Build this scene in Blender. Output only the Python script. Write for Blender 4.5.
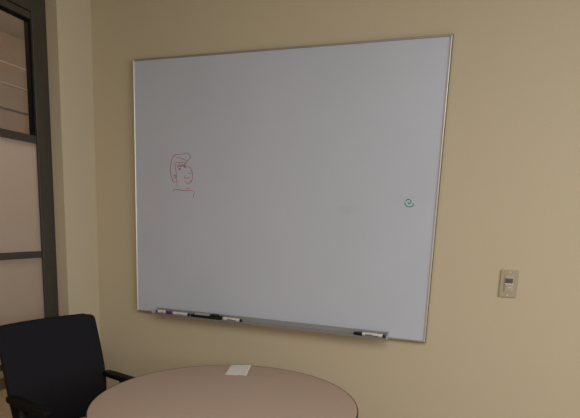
import bpy, bmesh, math
from mathutils import Vector, Matrix
PI = math.pi
for o in list(bpy.data.objects): bpy.data.objects.remove(o)
C = bpy.context.scene.collection
S = bpy.context.scene

# ---------------------------------------------------------------- camera
F_PX, PPY = 488.76, 310.5
cd = bpy.data.cameras.new('camera'); cam = bpy.data.objects.new('camera', cd); C.objects.link(cam)
cd.sensor_fit = 'HORIZONTAL'; cd.sensor_width = 36.0
cd.lens = F_PX*36/580; cd.shift_y = (PPY-209)/580; cd.shift_x = 0.0
cd.clip_start = .05
r_ = Vector((0.94413884, 0.32700133, 0.04088997)); u_ = Vector((-0.09631601, 0.15514701, 0.98318494)); f_ = Vector((-0.31515882, 0.93220145, -0.17797578))
m = Matrix((r_, u_, -f_)).transposed().to_4x4(); m.translation = Vector((0, -2.141, 1.41))
cam.matrix_world = m; S.camera = cam

# ---------------------------------------------------------------- light, exposure
w = bpy.data.worlds.new('world'); S.world = w; w.use_nodes = True
w.node_tree.nodes['Background'].inputs[0].default_value = (.75, .85, 1, 1)
w.node_tree.nodes['Background'].inputs[1].default_value = .3
def area(name, loc, target, sx, sy, power, col):
    l = bpy.data.lights.new(name, 'AREA'); l.shape = 'RECTANGLE'; l.size = sx; l.size_y = sy
    l.energy = power; l.color = col
    o = bpy.data.objects.new(name, l); C.objects.link(o); o.location = loc
    o.rotation_euler = (Vector(target)-Vector(loc)).to_track_quat('-Z', 'Y').to_euler()
    return o
area('window_daylight', (2.56, -1.9, 1.68), (0, -1.85, 1.6), 1.7, 1.5, 34, (.93, .98, 1))      # daylight of the window in the right wall
area('ceiling_fill_light', (.6, -2.6, 2.62), (.6, -2.6, 0), 2.4, 1.8, 36, (1, .95, .87))  # added fill from above for soft ambient; no lit lamp is built here
for loc, pw in (((-2.6, 1.75, 2.35), 6), ((-2.62, -.42, 2.52), 24)):  # added point fills, kept out of view, to brighten corridor and panes
    pl = bpy.data.lights.new('corridor_fill_light', 'POINT'); pl.energy = pw; pl.shadow_soft_size = .15; pl.color = (1, .92, .84)
    plo = bpy.data.objects.new('corridor_fill_light', pl); C.objects.link(plo); plo.location = loc
vs = S.view_settings; vs.view_transform = 'Standard'; vs.look = 'None'; vs.gamma = 1; vs.use_curve_mapping = False
vs.exposure = 0.0

# ---------------------------------------------------------------- helpers
def mat(name, col, rough=.6, metal=0, spec=.4, noise=0, nscale=40, bump=0, bscale=200, coat=0):
    m = bpy.data.materials.new(name); m.use_nodes = True
    nt = m.node_tree; b = nt.nodes['Principled BSDF']
    b.inputs['Base Color'].default_value = (*col, 1); b.inputs['Roughness'].default_value = rough
    b.inputs['Metallic'].default_value = metal; b.inputs['Specular IOR Level'].default_value = spec
    b.inputs['Coat Weight'].default_value = coat
    tc = nt.nodes.new('ShaderNodeTexCoord')
    if noise:
        n = nt.nodes.new('ShaderNodeTexNoise'); n.inputs['Scale'].default_value = nscale; n.inputs['Detail'].default_value = 4
        nt.links.new(tc.outputs['Object'], n.inputs['Vector'])
        r = nt.nodes.new('ShaderNodeMapRange'); r.inputs[1].default_value = .3; r.inputs[2].default_value = .7
        r.inputs[3].default_value = 1-noise; r.inputs[4].default_value = 1+noise
        nt.links.new(n.outputs[0], r.inputs[0])
        v = nt.nodes.new('ShaderNodeVectorMath'); v.operation = 'SCALE'; v.inputs[0].default_value = col
        nt.links.new(r.outputs[0], v.inputs['Scale']); nt.links.new(v.outputs[0], b.inputs['Base Color'])
    if bump:
        n2 = nt.nodes.new('ShaderNodeTexNoise'); n2.inputs['Scale'].default_value = bscale; n2.inputs['Detail'].default_value = 3
        nt.links.new(tc.outputs['Object'], n2.inputs['Vector'])
        bp = nt.nodes.new('ShaderNodeBump'); bp.inputs['Strength'].default_value = bump; bp.inputs['Distance'].default_value = .002
        nt.links.new(n2.outputs[0], bp.inputs['Height']); nt.links.new(bp.outputs[0], b.inputs['Normal'])
    return m
def obj(name, bm, material, parent=None, smooth=False, bevel=0, loc=None):
    bmesh.ops.recalc_face_normals(bm, faces=bm.faces)
    me = bpy.data.meshes.new(name); bm.to_mesh(me); bm.free()
    if smooth:
        for p in me.polygons: p.use_smooth = True
    if material: me.materials.append(material)
    o = bpy.data.objects.new(name, me); C.objects.link(o)
    if parent: o.parent = parent
    if loc: o.location = loc
    if bevel:
        b = o.modifiers.new('bevel', 'BEVEL'); b.width = bevel; b.segments = 3; b.limit_method = 'ANGLE'
    return o
def box(bm, x0, x1, y0, y1, z0, z1):
    vs_ = [bm.verts.new((x, y, z)) for x in (x0, x1) for y in (y0, y1) for z in (z0, z1)]
    for f in ((0,1,3,2), (4,6,7,5), (0,4,5,1), (2,3,7,6), (0,2,6,4), (1,5,7,3)):
        bm.faces.new([vs_[i] for i in f])
    return bm
def boxes(*bs):
    bm = bmesh.new()
    for b in bs: box(bm, *b)
    return bm
def lathe(bm, prof, n=64, cen=(0, 0), mtx=None):
    rings = []
    for r, z in prof:
        if r < 1e-6: rings.append([bm.verts.new((cen[0], cen[1], z))])
        else: rings.append([bm.verts.new((cen[0]+r*math.cos(2*PI*k/n), cen[1]+r*math.sin(2*PI*k/n), z)) for k in range(n)])
    for a, b in zip(rings, rings[1:]):
        for k in range(n):
            k2 = (k+1) % n
            if len(a) == 1 and len(b) == 1: continue
            if len(a) == 1: bm.faces.new((a[0], b[k], b[k2]))
            elif len(b) == 1: bm.faces.new((a[k], a[k2], b[0]))
            else: bm.faces.new((a[k], a[k2], b[k2], b[k]))
    if mtx: bmesh.ops.transform(bm, matrix=mtx, verts=bm.verts)
    return bm
def tube(bm, pts, r, n=8, ry=None):
    """round (or oval) bar along a path"""
    rings = []; P = [Vector(p) for p in pts]
    for i, p in enumerate(P):
        d = (P[min(i+1, len(P)-1)]-P[max(i-1, 0)]).normalized()
        up = Vector((0, 0, 1)) if abs(d.z) < .9 else Vector((1, 0, 0))
        a = d.cross(up).normalized(); b = d.cross(a).normalized()
        rings.append([bm.verts.new(p+a*r*math.cos(2*PI*k/n)+b*(ry or r)*math.sin(2*PI*k/n)) for k in range(n)])
    for A, B in zip(rings, rings[1:]):
        for k in range(n): bm.faces.new((A[k], A[(k+1) % n], B[(k+1) % n], B[k]))
    bm.faces.new(rings[0][::-1]); bm.faces.new(rings[-1])
    return bm
def empty(name, loc, rz=0, parent=None):
    o = bpy.data.objects.new(name, None); C.objects.link(o); o.location = loc; o.rotation_euler = (0, 0, rz)
    o.empty_display_size = .1
    if parent: o.parent = parent
    return o
def tag(o, label, cat, group=None):
    o['label'] = label; o['category'] = cat
    if group: o['group'] = group
    return o
def struct(o): o['kind'] = 'structure'; return o

# ---------------------------------------------------------------- materials
PAINT = mat('wall_paint', (.635, .55, .41), .75, spec=.2, bump=.25, bscale=130)
CEIL = mat('ceiling_tile', (.72, .70, .66), .9, spec=.1, bump=.3)
CARPET = mat('carpet', (.40, .33, .25), .95, spec=.05, noise=.15, nscale=120, bump=.6, bscale=400)
BRONZE = mat('bronze_frame', (.058, .050, .039), .42, spec=.45, noise=.12, nscale=12)
DARKSTOP = mat('shaded_stop_dark', (.008, .007, .006), .8, spec=.1)  # depth shade on the frame's inner side, put into a near-black colour
TRIMW = mat('white_trim', (.72, .70, .66), .5)
BASEB = mat('vinyl_base', (.16, .13, .10), .5)

# ---------------------------------------------------------------- the room
XL, XR, YF, ZC = -1.818, 2.60, -4.2, 2.71
struct(obj('floor', boxes((-1.888, XR+.1, YF-.1, 4.1, -.1, 0)), CARPET))
struct(obj('ceiling', boxes((XL-.14, XR+.1, YF-.1, .12, ZC, ZC+.1)), CEIL))
struct(obj('wall_back', boxes((XL-.14, XR+.1, 0, .12, 0, ZC)), PAINT))
struct(obj('wall_front', boxes((XL-.14, XR+.1, YF-.1, YF, 0, ZC)), PAINT))
WY0, WY1, WZ0, WZ1 = -1.95, -.221, .08, 2.56        # interior window opening in the left wall
XO = XL-.14
struct(obj('wall_left', boxes((XO, XL, WY1, 0, 0, ZC), (XO, XL, YF, WY0, 0, ZC), (XO, XL, WY0, WY1, WZ1, ZC), (XO, XL, WY0, WY1, 0, WZ0)), PAINT))
# right wall with the daylight window
RY0, RY1, RZ0, RZ1 = -2.8, -1.0, .88, 2.48
struct(obj('wall_right', boxes((XR, XR+.1, YF, RY0, 0, ZC), (XR, XR+.1, RY1, .0, 0, ZC), (XR, XR+.1, RY0, RY1, 0, RZ0), (XR, XR+.1, RY0, RY1, RZ1, ZC)), PAINT))
w2 = struct(empty('window_2', (XR+.05, (RY0+RY1)/2, RZ0)))
hw, hh = (RY1-RY0)/2, RZ1-RZ0
obj('window_frame', boxes((-.03, .03, -hw, -hw+.05, 0, hh), (-.03, .03, hw-.05, hw, 0, hh), (-.03, .03, -.025, .025, 0, hh), (-.03, .03, -hw, hw, 0, .05), (-.03, .03, -hw, hw, hh-.05, hh)), TRIMW, w2)
struct(obj('baseboard_back', boxes((XL+.012, XR-.012, -.012, 0, 0, .1)), BASEB))
struct(obj('baseboard_left', boxes((XL, XL+.012, WY1, 0, 0, .1)), BASEB))

# ---- corridor beyond the interior window
def corridor_paint():
    m = mat('corridor_paint', (.5, .4, .3), .8, spec=.1); nt = m.node_tree
    geo = nt.nodes.new('ShaderNodeNewGeometry'); sp = nt.nodes.new('ShaderNodeSeparateXYZ')
    nt.links.new(geo.outputs['Position'], sp.inputs[0])
    st = nt.nodes.new('ShaderNodeMath'); st.operation = 'GREATER_THAN'; st.inputs[1].default_value = 1.62
    nt.links.new(sp.outputs['Z'], st.inputs[0])
    n = nt.nodes.new('ShaderNodeTexNoise'); n.inputs['Scale'].default_value = 2.5
    mp = nt.nodes.new('ShaderNodeMapping'); mp.inputs['Scale'].default_value = (1, 1, 9)
    nt.links.new(geo.outputs['Position'], mp.inputs[0]); nt.links.new(mp.outputs[0], n.inputs['Vector'])
    wood = nt.nodes.new('ShaderNodeMix'); wood.data_type = 'RGBA'
    wood.inputs[6].default_value = (.36, .28, .22, 1); wood.inputs[7].default_value = (.44, .35, .28, 1)
    nt.links.new(n.outputs[0], wood.inputs[0])
    mx = nt.nodes.new('ShaderNodeMix'); mx.data_type = 'RGBA'
    mx.inputs[6].default_value = (.64, .58, .50, 1)
    nt.links.new(st.outputs[0], mx.inputs[0]); nt.links.new(wood.outputs[2], mx.inputs[7])
    nt.links.new(mx.outputs[2], nt.nodes['Principled BSDF'].inputs['Base Color'])
    return m
XK = -3.35
struct(obj('floor_corridor', boxes((XK-.1, -1.888, -3.1, 4.1, -.1, 0)), mat('tan_corridor_floor', (.55, .44, .31), .6, noise=.12, nscale=25)))
struct(obj('wall_corridor', boxes((XK-.1, XK, -3.0, 4.0, 0, ZC)), corridor_paint()))
struct(obj('wall_corridor_end', boxes((XK, XO, 4.0, 4.1, 0, ZC)), PAINT))
struct(obj('wall_corridor_near', boxes((XK, XO, -3.1, -3.0, 0, ZC)), PAINT))
struct(obj('wall_corridor_side', boxes((XO, XO+.12, .12, 4.0, 0, ZC)), PAINT))
struct(obj('ceiling_corridor', boxes((XK-.1, XO, -3.1, 4.1, ZC, ZC+.1)), mat('corridor_ceiling', (.5, .46, .40), .9, spec=.1)))
struct(obj('baseboard_corridor', boxes((XK, XK+.012, -3.0, 4.0, 0, .092)), mat('corridor_base', (.22, .17, .13), .6)))
refl_mat = mat('pale_reflection', (.66, .60, .53), .5)
for k, (z, t, mm) in enumerate(((2.496, .0045, refl_mat), (2.347, .003, refl_mat), (2.168, .005, BASEB))):  # reflections in the clear pane, built as thin strips on the far wall
    struct(obj('pane_reflection_%d' % (k+1), boxes((XK, XK+.012, -3.0, 4.0, z-t, z+t)), mm))

# ---- interior window: bronze frame, clear pane, two frosted panes, clear pane
XF = XL-.062                                           # face of the frame
win = struct(empty('window_1', (XF, (WY0+WY1)/2, WZ0)))
def L(bs):                                             # world boxes -> window-local mesh
    o = win.location
    bm = bmesh.new()
    for b in bs: box(bm, b[0]-o.x, b[1]-o.x, b[2]-o.y, b[3]-o.y, b[4]-o.z, b[5]-o.z)
    return bm
obj('window_frame', L([(XF-.036, XF, WY1-.082, WY1, WZ0, WZ1), (XF-.036, XF, WY0, WY0+.08, WZ0, WZ1), (XF-.036, XF, WY0+.08, WY1-.082, WZ0, WZ0+.06)]), BRONZE, win, bevel=.003)
obj('window_header', L([(XF-.036, XF-.004, WY0+.08, WY1-.082, 2.243, 2.272), (XF-.036, XF-.001, WY0+.08, WY1-.082, 2.276, WZ1)]), BRONZE, win, bevel=.003)
GX = XF-.03
rails = [(1.717, 1.752), (1.194, 1.225), (.700, .727)]   # muntin bars
for a, b in rails:
    obj('muntin', L([(XF-.034, XF-.006, WY0+.08, WY1-.082, a, b)]), BRONZE, win, bevel=.003)
obj('glazing_stop', L([(GX-.004, GX+.018, WY1-.094, WY1-.0815, 1.752, 2.243), (GX-.004, GX+.018, WY0+.08, WY1-.094, 2.235, 2.2435)]), DARKSTOP, win)
def frost():
    m = bpy.data.materials.new('frosted_glass'); m.use_nodes = True; nt = m.node_tree
    nt.nodes.remove(nt.nodes['Principled BSDF']); out = nt.nodes['Material Output']
    tr = nt.nodes.new('ShaderNodeBsdfTranslucent'); tr.inputs[0].default_value = (.76, .66, .58, 1)
    df = nt.nodes.new('ShaderNodeBsdfDiffuse'); df.inputs[0].default_value = (.70, .63, .56, 1)
    rf = nt.nodes.new('ShaderNodeBsdfRefraction'); rf.inputs['Roughness'].default_value = .45; rf.inputs['IOR'].default_value = 1.05; rf.inputs[0].default_value = (.8, .74, .68, 1)
    gl = nt.nodes.new('ShaderNodeBsdfGlossy'); gl.inputs['Roughness'].default_value = .25
    m1 = nt.nodes.new('ShaderNodeMixShader'); m1.inputs[0].default_value = .45
    nt.links.new(tr.outputs[0], m1.inputs[1]); nt.links.new(df.outputs[0], m1.inputs[2])
    m2 = nt.nodes.new('ShaderNodeMixShader'); m2.inputs[0].default_value = .25
    nt.links.new(m1.outputs[0], m2.inputs[1]); nt.links.new(rf.outputs[0], m2.inputs[2])
    m3 = nt.nodes.new('ShaderNodeMixShader'); m3.inputs[0].default_value = .04
    nt.links.new(m2.outputs[0], m3.inputs[1]); nt.links.new(gl.outputs[0], m3.inputs[2])
    nt.links.new(m3.outputs[0], out.inputs[0]); return m
def clear():
    m = bpy.data.materials.new('clear_glass'); m.use_nodes = True; nt = m.node_tree
    nt.nodes.remove(nt.nodes['Principled BSDF']); out = nt.nodes['Material Output']
    tr = nt.nodes.new('ShaderNodeBsdfTransparent'); tr.inputs[0].default_value = (.93, .92, .9, 1)
    gl = nt.nodes.new('ShaderNodeBsdfGlossy'); gl.inputs['Roughness'].default_value = .02
    
    m1 = nt.nodes.new('ShaderNodeMixShader'); m1.inputs[0].default_value = .05
    nt.links.new(tr.outputs[0], m1.inputs[1]); nt.links.new(gl.outputs[0], m1.inputs[2])
    nt.links.new(m1.outputs[0], out.inputs[0]); return m
FROST, CLEAR = frost(), clear()
def pane(a, b, m, lab, g=GX):
    o = obj('pane', L([(g-.003, g+.003, WY0+.078, WY1-.080, a-.003, b+.003)]), m, win)
    o['label'] = lab
pane(1.752, 2.243, CLEAR, 'clear glass pane'); pane(1.225, 1.717, FROST, 'frosted glass pane', XF-.014)
pane(.727, 1.194, FROST, 'frosted glass pane', XF-.014); pane(WZ0+.06, .700, CLEAR, 'clear glass pane')

# ---------------------------------------------------------------- whiteboard
BX0, BX1, BZ0, BZ1 = -1.5608, -.1020, .9222, 2.1422
def board_mat():
    m = mat('porcelain_writing_surface', (.605, .65, .785), .32, spec=.35); nt = m.node_tree
    b = nt.nodes['Principled BSDF']
    geo = nt.nodes.new('ShaderNodeTexCoord')
    # old wiped ink: a faint grey patch and very faint wiping streaks
    mp = nt.nodes.new('ShaderNodeMapping'); mp.vector_type = 'POINT'
    mp.inputs['Location'].default_value = (.485*1/.045, 0, -1.4711/.022); mp.inputs['Scale'].default_value = (1/.045, 0, 1/.022)
    nt.links.new(geo.outputs['Object'], mp.inputs[0])
    ln = nt.nodes.new('ShaderNodeVectorMath'); ln.operation = 'LENGTH'; nt.links.new(mp.outputs[0], ln.inputs[0])
    mr = nt.nodes.new('ShaderNodeMapRange'); mr.inputs[1].default_value = .2; mr.inputs[2].default_value = 1.2; mr.inputs[3].default_value = 1; mr.inputs[4].default_value = 0
    nt.links.new(ln.outputs['Value'], mr.inputs[0])
    n = nt.nodes.new('ShaderNodeTexNoise'); n.inputs['Scale'].default_value = 60; nt.links.new(geo.outputs['Object'], n.inputs['Vector'])
    mu = nt.nodes.new('ShaderNodeMath'); mu.operation = 'MULTIPLY'; nt.links.new(mr.outputs[0], mu.inputs[0]); nt.links.new(n.outputs[0], mu.inputs[1])
    n2 = nt.nodes.new('ShaderNodeTexNoise'); n2.inputs['Scale'].default_value = 3; n2.inputs['Detail'].default_value = 3; nt.links.new(geo.outputs['Object'], n2.inputs['Vector'])
    mr2 = nt.nodes.new('ShaderNodeMapRange'); mr2.inputs[1].default_value = .3; mr2.inputs[2].default_value = .7; mr2.inputs[3].default_value = 0; mr2.inputs[4].default_value = .10
    nt.links.new(n2.outputs[0], mr2.inputs[0])
    m2 = nt.nodes.new('ShaderNodeMath'); m2.operation = 'MULTIPLY_ADD'; m2.inputs[1].default_value = .30; nt.links.new(mu.outputs[0], m2.inputs[0]); nt.links.new(mr2.outputs[0], m2.inputs[2])
    mx = nt.nodes.new('ShaderNodeMix'); mx.data_type = 'RGBA'; mx.inputs[6].default_value = (.605, .65, .785, 1); mx.inputs[7].default_value = (.36, .38, .42, 1)
    nt.links.new(m2.outputs[0], mx.inputs[0]); nt.links.new(mx.outputs[2], b.inputs['Base Color'])
    return m
ALU = mat('anodised_aluminium', (.86, .85, .83), .3, metal=.6)
ALU2 = mat('shaded_aluminium', (.42, .40, .37), .45, metal=.5)  # darker aluminium copy; shade on top and bottom rails put into colour
EDGE = mat('painted_shadow_edge', (.05, .045, .04), .7)
ALUD = mat('tray_aluminium', (.36, .36, .37), .5, metal=.3)
PLD = mat('end_cap_plastic', (.42, .42, .42), .5)
wb = tag(empty('whiteboard', (0, 0, 0)), 'large wall-mounted whiteboard with thin aluminium frame and a red face doodle', 'whiteboard')
FW = .006; TILT = .0022                                  # the board hangs a hair out of level
wb.rotation_euler.y = -TILT; wb.location = (1.5*TILT, 0, -BX0*TILT)
obj('writing_surface', boxes((BX0+FW-.001, BX1-FW+.001, -.018, -.0132, BZ0+FW-.001, BZ1-FW+.001)), board_mat(), wb)
obj('backing_shadow_rim', boxes((BX0-.0022, BX1+.0022, -.013, -.0003, BZ0-.0032, BZ1+.0036)), EDGE, wb)  # dark rim past the frame stands in for the shadow line around it
for b in ((BX0, BX0+FW, BZ0, BZ1), (BX1-FW, BX1, BZ0, BZ1)):
    obj('frame_rail', boxes((b[0], b[1], -.023, -.0131, b[2], b[3])), ALU, wb, bevel=.0035)
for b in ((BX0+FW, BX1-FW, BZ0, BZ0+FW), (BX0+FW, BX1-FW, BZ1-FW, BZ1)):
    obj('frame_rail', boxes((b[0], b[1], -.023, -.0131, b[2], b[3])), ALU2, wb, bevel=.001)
# marker tray: folded profile extruded along the bottom rail
TX0, TX1 = -1.428, -.262
prof = [(-.0235, .951), (-.0255, .951), (-.0265, .9300), (-.068, .9285), (-.071, .9325), (-.0735, .9325), (-.071, .9255), (-.0235, .9265)]
bm = bmesh.new()
a = [bm.verts.new((TX0, y, z)) for y, z in prof]; b = [bm.verts.new((TX1, y, z)) for y, z in prof]
for k in range(len(prof)): bm.faces.new((a[k], a[(k+1) % 8], b[(k+1) % 8], b[k]))
bm.faces.new(a); bm.faces.new(b[::-1])
tray = obj('marker_tray', bm, ALUD, wb)
for x in (TX0-.004, TX1):
    bm = bmesh.new()
    pr = [(-.0235, .952), (-.028, .952), (-.072, .937), (-.0745, .932), (-.071, .9245), (-.0235, .9255)]
    a = [bm.verts.new((x, y, z)) for y, z in pr]; b = [bm.verts.new((x+.004, y, z)) for y, z in pr]
    for k in range(6): bm.faces.new((a[k], a[(k+1) % 6], b[(k+1) % 6], b[k]))
    bm.faces.new(a); bm.faces.new(b[::-1])
    obj('end_cap', bm, PLD, tray)

# ink lines: (x, z) on the writing surface
RED = [[(-1.3262, 1.706), (-1.3057, 1.706), (-1.2853, 1.7079), (-1.2701, 1.7115), (-1.2549, 1.7043), (-1.2475, 1.6958), (-1.2515, 1.6873), (-1.2615, 1.6787), (-1.27, 1.6773)], [(-1.3262, 1.706), (-1.3416, 1.6975), (-1.3503, 1.6816), (-1.3555, 1.6614), (-1.359, 1.641), (-1.3567, 1.6207), (-1.3539, 1.6073), (-1.3463, 1.5869), (-1.3401, 1.5782), (-1.3314, 1.5768)], [(-1.34, 1.6068), (-1.3331, 1.6104), (-1.329, 1.6031), (-1.3366, 1.5928)], [(-1.3262, 1.6903), (-1.3022, 1.6888), (-1.2818, 1.6816), (-1.27, 1.6773)], [(-1.3279, 1.6701), (-1.3056, 1.6672), (-1.2852, 1.6701), (-1.2699, 1.6658), (-1.2649, 1.673)], [(-1.3313, 1.6672), (-1.3303, 1.6412), (-1.3262, 1.6267), (-1.3245, 1.6075), (-1.3228, 1.5842), (-1.3211, 1.5565)], [(-1.3193, 1.647), (-1.2988, 1.6543), (-1.2818, 1.6572), (-1.2716, 1.6658)], [(-1.3142, 1.6369), (-1.3056, 1.6355), (-1.3022, 1.6399), (-1.3083, 1.6413), (-1.3142, 1.6369)], [(-1.2834, 1.65), (-1.2766, 1.6457), (-1.2732, 1.6501), (-1.2817, 1.6543)], [(-1.2682, 1.6501), (-1.2512, 1.6458), (-1.241, 1.6301), (-1.2376, 1.6198), (-1.2358, 1.5997), (-1.2408, 1.5852), (-1.2509, 1.5822)], [(-1.2596, 1.6197), (-1.241, 1.6184)], [(-1.2748, 1.6094), (-1.2816, 1.6007), (-1.2765, 1.595), (-1.2612, 1.598), (-1.251, 1.601)], [(-1.2747, 1.5805), (-1.2645, 1.5719), (-1.2509, 1.575), (-1.2408, 1.5824)], [(-1.2712, 1.5514), (-1.261, 1.5487), (-1.2508, 1.5489)], [(-1.3437, 1.534), (-1.3367, 1.5415), (-1.3193, 1.5433), (-1.2986, 1.539), (-1.278, 1.5388), (-1.2439, 1.54)], [(-1.2439, 1.54), (-1.2287, 1.5362), (-1.2252, 1.529), (-1.2309, 1.5216), (-1.2312, 1.5047)]]
GREEN = [[(-0.2297, 1.5127), (-0.2247, 1.5183), (-0.2186, 1.52), (-0.2103, 1.5147), (-0.209, 1.5078), (-0.217, 1.5013), (-0.2192, 1.5083)], [(-0.234, 1.5079), (-0.2301, 1.4986), (-0.2216, 1.4903), (-0.2059, 1.49), (-0.198, 1.4972), (-0.2008, 1.5033)]]
def smooth_line(P):
    if len(P) < 3: return P
    Q = []
    for i in range(len(P)-1):
        p0, p1, p2, p3 = P[max(i-1, 0)], P[i], P[i+1], P[min(i+2, len(P)-1)]
        for s in range(5):
            t = s/5
            Q.append(tuple(.5*((2*p1[j])+(-p0[j]+p2[j])*t+(2*p0[j]-5*p1[j]+4*p2[j]-p3[j])*t*t+(-p0[j]+3*p1[j]-3*p2[j]+p3[j])*t**3) for j in (0, 1)))
    Q.append(P[-1]); return Q
def ink(bm, P, wd):
    Q = smooth_line(P); e = []
    for i, q in enumerate(Q):
        d = Vector((Q[min(i+1, len(Q)-1)][0]-Q[max(i-1, 0)][0], Q[min(i+1, len(Q)-1)][1]-Q[max(i-1, 0)][1])).normalized()
        n = Vector((-d.y, d.x))*wd/2
        e.append([bm.verts.new((q[0]+s*n.x, y, q[1]+s*n.y)) for s, y in ((1, -.0184), (-1, -.0184), (-1, -.01795), (1, -.01795))])
    for a, b in zip(e, e[1:]):
        for k in range(4): bm.faces.new((a[k], a[(k+1) % 4], b[(k+1) % 4], b[k]))
    bm.faces.new(e[0][::-1]); bm.faces.new(e[-1])
REDM = mat('red_dry_marker_ink', (.40, .035, .09), .6, noise=.3, nscale=60)
GRNM = mat('green_dry_marker_ink', (.04, .33, .29), .6, noise=.3, nscale=60)
bm = bmesh.new()
for i, P in enumerate(RED): ink(bm, P, .0029 if i in (1, 2, 6, 7, 8, 14) else .0021)
ink(bm, [(-1.322, 1.652), (-1.308, 1.6600), (-1.300, 1.6485), (-1.290, 1.6590), (-1.283, 1.648), (-1.276, 1.6560)], .0022)
d = obj('face_doodle', bm, REDM, wb); d['label'] = 'red marker doodle of a face in profile'
bm = bmesh.new()
for P in GREEN: ink(bm, P, .0042)
d = obj('small_scribble', bm, GRNM, wb); d['label'] = 'small green marker scribble'

# ---------------------------------------------------------------- things in the tray
WHITEP = mat('marker_barrel_plastic', (.74, .73, .70), .35)
def marker(loc, length, cap_len, capcol, plug_col, label, cap_right=False, rz=0, print_col=(.05, .05, .06), ry=0, r=.0082, band=False):
    """dry-erase marker lying along x; cap at the left (or right) end"""
    t = tag(empty('dry_erase_marker', loc, (PI if cap_right else 0)+rz), label, 'marker', 'dry-erase markers in the tray')
    t.rotation_euler.y = TILT if cap_right else -TILT; t.location.z += (loc[0]-BX0)*TILT; t.location.x += (1.5-loc[2])*TILT
    T = Matrix.Rotation(PI/2, 4, 'Y')
    X = lambda prof: lathe(bmesh.new(), prof, 20, mtx=T)
    h = length/2
    obj('barrel', X([(0, -h+cap_len*.8), (r*.8, -h+cap_len*.8), (r*.92, -h+cap_len), (r, -h+cap_len+.004), (r, h-.012), (r*.93, h-.009), (0, h-.009)]), WHITEP, t, smooth=False)
    cm = mat('marker_cap_plastic', capcol, .35)
    obj('cap', X([(0, -h), (r*.6, -h), (r*.92, -h+.003), (r*1.05, -h+cap_len-.004), (r*1.05, -h+cap_len), (r*.85, -h+cap_len), (0, -h+cap_len-.001)]), cm, t)
    obj('end_plug', X([(0, h-.0095), (r*.9, h-.0095), (r*.86, h-.001), (r*.6, h), (0, h)]), mat('marker_plug_plastic', plug_col, .4), t)
    # printed stripe, wrapped round the barrel
    bm = bmesh.new(); x0, x1 = -h+cap_len+.014, h-.026
    n = 8
    for (xa, xb, a0, a1) in ((x0, x1, -.45, -.05), (x0, x0+(x1-x0)*.55, .15, .40)):
        s = -1 if cap_right else 1
        ra = []
        for k in range(n+1):
            a = a0+(a1-a0)*k/n
            ra.append([bm.verts.new((x, -s*(r+.0002)*math.cos(a), (r+.0002)*math.sin(a))) for x in (xa, xb)])
        for p, q in zip(ra, ra[1:]): bm.faces.new((p[0], p[1], q[1], q[0]))
    obj('printed_label', bm, mat('marker_print', print_col, .5), t)
    return t
BLK = (.012, .012, .013)
R0 = .0082; ZT = .9300+R0-.0004
marker((-1.3755, -.050, ZT), .090, .034, (.10, .045, .20), (.10, .045, .20), 'white marker with purple cap, leftmost in the tray', cap_right=True, print_col=(.35, .33, .38), rz=.02)
marker((-1.2785, -.054, ZT), .098, .012, (.55, .54, .52), BLK, 'white marker with black end plug, between purple-capped marker and eraser', print_col=(.45, .43, .45), rz=-.02)
marker((-.9975, -.055, ZT), .101, .012, (.60, .59, .56), BLK, 'white marker with black end plug, just right of the black eraser', rz=-.01)
marker((-.338, -.054, ZT), .136, .038, BLK, BLK, 'white marker with black cap, alone at the right end of the tray', rz=.0)
# eraser with a marker lying on it
er = empty('whiteboard_eraser', (-1.1375+.0012, -.0495, .9299+(-1.1375-BX0)*TILT)); er.rotation_euler.y = -TILT
tag(er, 'black felt whiteboard eraser with pale top lying in the tray', 'eraser')
obj('felt_pad', boxes((-.080, .080, -.0165, .0175, 0, .014)), mat('black_felt', (.012, .011, .012), .95, bump=.5), er, bevel=.002)
obj('grip', boxes((-.062, .020, -.0145, .0155, .0138, .021)), mat('eraser_grip', (.42, .40, .39), .5), er, bevel=.003)
obj('end_block', boxes((.024, .062, -.0155, .0165, .0138, .024)), mat('black_plastic', (.013, .012, .012), .5), er, bevel=.004)

# ---------------------------------------------------------------- sensor switch
IV = mat('ivory_plastic', (.47, .41, .31), .45)
IV2 = mat('ivory_plastic_insert', (.52, .46, .35), .4)
SX, SZ = .1645+.0362, 1.41-.1512-.057
sw = tag(empty('light_switch', (SX, 0, SZ)), 'ivory occupancy sensor light switch on the wall right of the whiteboard', 'light switch')
obj('wall_plate', boxes((-.0333, .0333, -.006, -.0003, -.0553, .0553)), IV, sw, bevel=.003)
ins = obj('switch_body', boxes((-.0165, .0165, -.0085, -.0055, -.0335, .0335)), IV2, sw, bevel=.0015)
obj('sensor_lens', boxes((-.0135, .0135, -.0125, -.008, .002, .0215)), mat('dark_lens', (.13, .115, .12), .3), sw, bevel=.003)
obj('lens_lip', boxes((-.014, .014, -.0140, -.008, -.0025, .0018)), mat('pale_lip', (.88, .86, .80), .4), sw, bevel=.001)
obj('push_button', boxes((-.0125, .0125, -.0105, -.008, -.028, -.006)), IV2, sw, bevel=.0015)
obj('status_light', boxes((.002, .0065, -.0115, -.010, -.0165, -.0125)), mat('status_lens', (.85, .83, .78), .3), sw)
for z in (.047, -.047):
    Tm = Matrix.Translation((0, -.006, z)) @ Matrix.Rotation(PI/2, 4, 'X')
    obj('screw', lathe(bmesh.new(), [(0, -.0004), (.0032, -.0004), (.0032, .0009), (.0018, .0013), (0, .0013)], 16, mtx=Tm), mat('screw_head', (.75, .72, .66), .3, metal=.3), sw)

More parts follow.
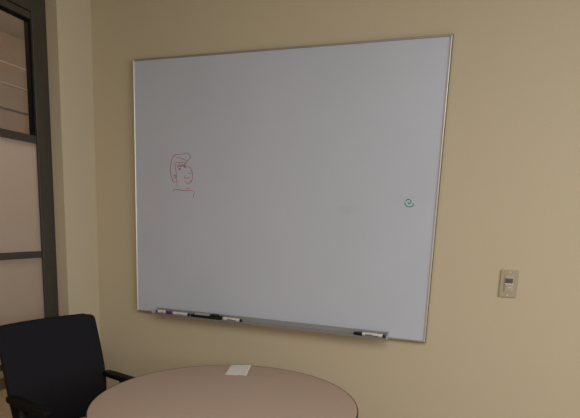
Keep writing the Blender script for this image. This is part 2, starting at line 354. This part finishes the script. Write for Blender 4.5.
# ---------------------------------------------------------------- round table
TC, TR_, TH = (-.7654, -.5644), .490, .74
OV = Matrix.Rotation(.608, 4, 'Z') @ Matrix.Diagonal((1, .958, 1, 1))      # the top is very slightly oval
def laminate():
    m = mat('beech_laminate', (.52, .40, .33), .42, spec=.35, coat=0); nt = m.node_tree; b = nt.nodes['Principled BSDF']
    tc = nt.nodes.new('ShaderNodeTexCoord'); mp = nt.nodes.new('ShaderNodeMapping'); mp.inputs['Scale'].default_value = (2, 40, 1); mp.inputs['Rotation'].default_value = (0, 0, .5)
    n = nt.nodes.new('ShaderNodeTexNoise'); n.inputs['Scale'].default_value = 2.2; n.inputs['Detail'].default_value = 5
    nt.links.new(tc.outputs['Object'], mp.inputs[0]); nt.links.new(mp.outputs[0], n.inputs['Vector'])
    mx = nt.nodes.new('ShaderNodeMix'); mx.data_type = 'RGBA'; mx.inputs[6].default_value = (.47, .35, .285, 1); mx.inputs[7].default_value = (.525, .40, .33, 1)
    nt.links.new(n.outputs[0], mx.inputs[0]); nt.links.new(mx.outputs[2], b.inputs['Base Color']); return m
BLKP = mat('black_powder_coat', (.018, .017, .017), .45)
tb = tag(empty('round_table', (TC[0], TC[1], 0)), 'round meeting table with pale beech laminate top and thin black edge', 'table')
obj('tabletop', lathe(bmesh.new(), [(0, TH-.026), (TR_-.004, TH-.026), (TR_-.004, TH), (0, TH)], 160, mtx=OV), laminate(), tb)
obj('edge_band', lathe(bmesh.new(), [(TR_-.0042, TH-.028), (TR_-.0006, TH-.027), (TR_, TH-.024), (TR_, TH-.0025), (TR_-.0012, TH+.0003), (TR_-.0041, TH+.0004), (TR_-.0042, TH-.028)], 160, mtx=OV), mat('black_edge_band', (.02, .016, .014), .5), tb, smooth=False)
obj('pedestal', lathe(bmesh.new(), [(0, .04), (.04, .04), (.04, .69), (.15, .70), (.15, .712), (0, .712)], 40), BLKP, tb)
obj('base', lathe(bmesh.new(), [(0, .008), (.27, .008), (.28, .014), (.27, .024), (.10, .04), (.05, .055), (0, .055)], 64), BLKP, tb)
for k in range(4):
    a = PI/4+k*PI/2
    obj('glide', lathe(bmesh.new(), [(0, 0), (.02, 0), (.02, .009), (0, .009)], 16, (.24*math.cos(a), .24*math.sin(a))), BLKP, tb)

# ---------------------------------------------------------------- paper on the table
cor = [Vector((-.920, -.282)), Vector((-.829, -.254)), Vector((-.860, -.122)), Vector((-.950, -.158))]
cen = sum(cor, Vector((0, 0)))/4
pp = tag(empty('folded_paper', (cen.x, cen.y, TH)), 'small folded white paper lying near the far edge of the round table', 'paper')
def sheet(z0, lift, twist, sh):
    bm = bmesh.new(); n = 12; g = []
    for i in range(n+1):
        row = []
        for j in range(n+1):
            s, t = i/n, j/n
            p = (cor[0]*(1-s)+cor[1]*s)*(1-t)+(cor[3]*(1-s)+cor[2]*s)*t-cen
            p = Matrix.Rotation(twist, 2) @ p * sh
            z = z0+lift*(t**2.2)*(.55+.45*s)+.0012*math.sin(s*7+t*3)**2
            row.append(bm.verts.new((p.x, p.y, z)))
        g.append(row)
    for i in range(n):
        for j in range(n): bm.faces.new((g[i][j], g[i+1][j], g[i+1][j+1], g[i][j+1]))
    return bm
PAP = mat('white_paper', (.78, .77, .76), .8, bump=.2)
for nm, z0, lf, tw, sh in (('lower_leaf', .0004, .002, .05, .98), ('upper_leaf', .0022, .010, 0, 1)):
    o = obj(nm, sheet(z0, lf, tw, sh), PAP, pp, smooth=True)
    so = o.modifiers.new('solid', 'SOLIDIFY'); so.thickness = .0005; so.offset = 1

# ---------------------------------------------------------------- office chair
CH = tag(empty('office_chair', (-1.405, -.595, 0), math.radians(-14)), 'black fabric office chair with armrests pulled up to the round table', 'chair')
FAB = mat('black_mesh_fabric', (.012, .012, .017), .9, spec=.25, noise=.25, nscale=350, bump=.5, bscale=900)
PLA = mat('black_chair_plastic', (.008, .008, .008), .55, spec=.2)
def back_pt(u, v, off=0, infl=1):
    """u -1..1 across, v 0..1 up, on the padded front of the backrest"""
    z = .50+v*.455
    hwid = .191+.027*math.sin(min(v/.46, 1)*PI/2)
    x = -.185-.105*max(0, v-.25)**1.05+.028*u*u+.012*math.sin(v*PI)
    return Vector((x+off, u*hwid*infl, z))
def back_mesh(front, back, grow=1.0, n=26, p=11):
    bm = bmesh.new(); rf, rb = [], []
    # rounded-rectangle outline, points crowded into the corners
    outline = []
    for qx, qy, a0 in ((1, 1, 0), (-1, 1, PI/2), (-1, -1, PI), (1, -1, 3*PI/2)):
        ru, rv = (.10, .085) if qy > 0 else (.3, .3)
        for j in range(10):
            a = a0+PI/2*j/9
            outline.append((qx*(1-ru)+ru*math.cos(a), qy*(1-rv)+rv*math.sin(a)))
        nx = {(1, 1): (-1, 1), (-1, 1): (-1, -1), (-1, -1): (1, -1), (1, -1): (1, 1)}[(qx, qy)]
        ru2, rv2 = (.10, .085) if nx[1] > 0 else (.3, .3)
        an = a0+PI/2
        p0 = outline[-1]; p1 = (nx[0]*(1-ru2)+ru2*math.cos(an), nx[1]*(1-rv2)+rv2*math.sin(an))
        for j in range(1, 7): outline.append((p0[0]+(p1[0]-p0[0])*j/7, p0[1]+(p1[1]-p0[1])*j/7))
    def ring(s, off):
        out = []
        for k in range(64):
            u0, v0 = outline[k]
            u, v = s*u0, .5+.5*s*v0
            pt = back_pt(u*grow, min(max(v, -.02), 1.02), 0)
            out.append(bm.verts.new(pt+Vector((off, 0, 0))))
        return out
    R = []
    for s in (.2, .5, .8, .93, .98, 1.0): R.append(ring(s, front-(.010*(max(0, s-.8)/.2)**2)))
    for s in (.99, .93, .7, .35): R.append(ring(s, back))
    for A, B in zip(R, R[1:]):
        for k in range(64): bm.faces.new((A[k], A[(k+1) % 64], B[(k+1) % 64], B[k]))
    bm.faces.new(R[0][::-1]); bm.faces.new(R[-1])
    return bm
br = obj('backrest', back_mesh(.022, -.012), FAB, CH, smooth=True)
obj('back_shell', back_mesh(-.0125, -.028, .96), PLA, CH, smooth=True)
bm = bmesh.new()
tube(bm, [(-.235, 0, .66), (-.25, 0, .56), (-.235, 0, .46), (-.17, 0, .405), (-.05, 0, .395)], .035, 12, .012)
obj('back_support', bm, PLA, CH, smooth=True)
# seat cushion
bm = bmesh.new(); R = []
for s, z in ((.3, .478), (.8, .476), (.95, .468), (1, .452), (.99, .43), (.94, .418), (.5, .415)):
    ring = []
    for k in range(64):
        a = 2*PI*k/64; c, d = math.cos(a), math.sin(a); q = (abs(c)**4+abs(d)**4)**(-.25)
        xx = s*q*c*.225; yy = s*q*d*(.225-.02*(xx/.225))
        ring.append(bm.verts.new((xx+.03, yy, z-(.02*max(0, xx/.225)**3 if z > .44 else 0))))
    R.append(ring)
for A, B in zip(R, R[1:]):
    for k in range(64): bm.faces.new((A[k], A[(k+1) % 64], B[(k+1) % 64], B[k]))
bm.faces.new(R[0][::-1]); bm.faces.new(R[-1])
obj('seat', bm, FAB, CH, smooth=True)
obj('seat_mechanism', boxes((-.09, .09, -.07, .07, .372, .418)), PLA, CH, bevel=.01)
# armrests
for s in (1, -1):
    bm = bmesh.new()
    tube(bm, [(.04, s*.10, .404), (.03, s*.20, .404), (.01, s*.240, .42), (-.01, s*.245, .50), (-.03, s*.235, .60), (-.035, s*.225, .680)], .022, 12, .011)
    arm = obj('armrest', bm, PLA, CH, smooth=True)
    bm = bmesh.new(); R = []
    for sc, z in ((.6, .698), (.9, .696), (1, .691), (1, .684), (.9, .678), (.5, .677)):
        ring = []
        for k in range(40):
            a = 2*PI*k/40; c, d = math.cos(a), math.sin(a); q = (abs(c)**5+abs(d)**5)**(-1/5)
            lx = q*c*(.135-.02*(1-sc)); ly = q*d*(.024-.010*(1-sc))
            lx2 = -.02+lx
            ring.append(bm.verts.new((lx2, s*(.218+ly)+0, z)))
        R.append(ring)
    for A, B in zip(R, R[1:]):
        for k in range(40): bm.faces.new((A[k], A[(k+1) % 40], B[(k+1) % 40], B[k]))
    bm.faces.new(R[0]); bm.faces.new(R[-1][::-1])
    obj('arm_pad', bm, mat('black_arm_pad', (.006, .005, .004), .6, spec=.2), arm, smooth=True)
obj('gas_column', lathe(bmesh.new(), [(0, .09), (.028, .09), (.028, .24), (.016, .245), (.016, .375), (0, .375)], 24), PLA, CH, smooth=False)
for k in range(5):
    a = 2*PI*k/5+.3; c, s_ = math.cos(a), math.sin(a)
    bm = bmesh.new(); tube(bm, [(.02*c, .02*s_, .105), (.14*c, .14*s_, .095), (.255*c, .255*s_, .072)], .022, 10, .013)
    obj('base_leg', bm, PLA, CH, smooth=True)
    T = Matrix.Translation((.255*c, .255*s_, .028)) @ Matrix.Rotation(a, 4, 'Z') @ Matrix.Rotation(PI/2, 4, 'X')
    bm = lathe(bmesh.new(), [(0, -.022), (.022, -.022), (.028, -.016), (.028, -.005), (.018, -.004), (.018, .004), (.028, .005), (.028, .016), (.022, .022), (0, .022)], 24, mtx=T)
    tube(bm, [(.255*c, .255*s_, .035), (.255*c, .255*s_, .066)], .008, 8)
    obj('caster', bm, PLA, CH)
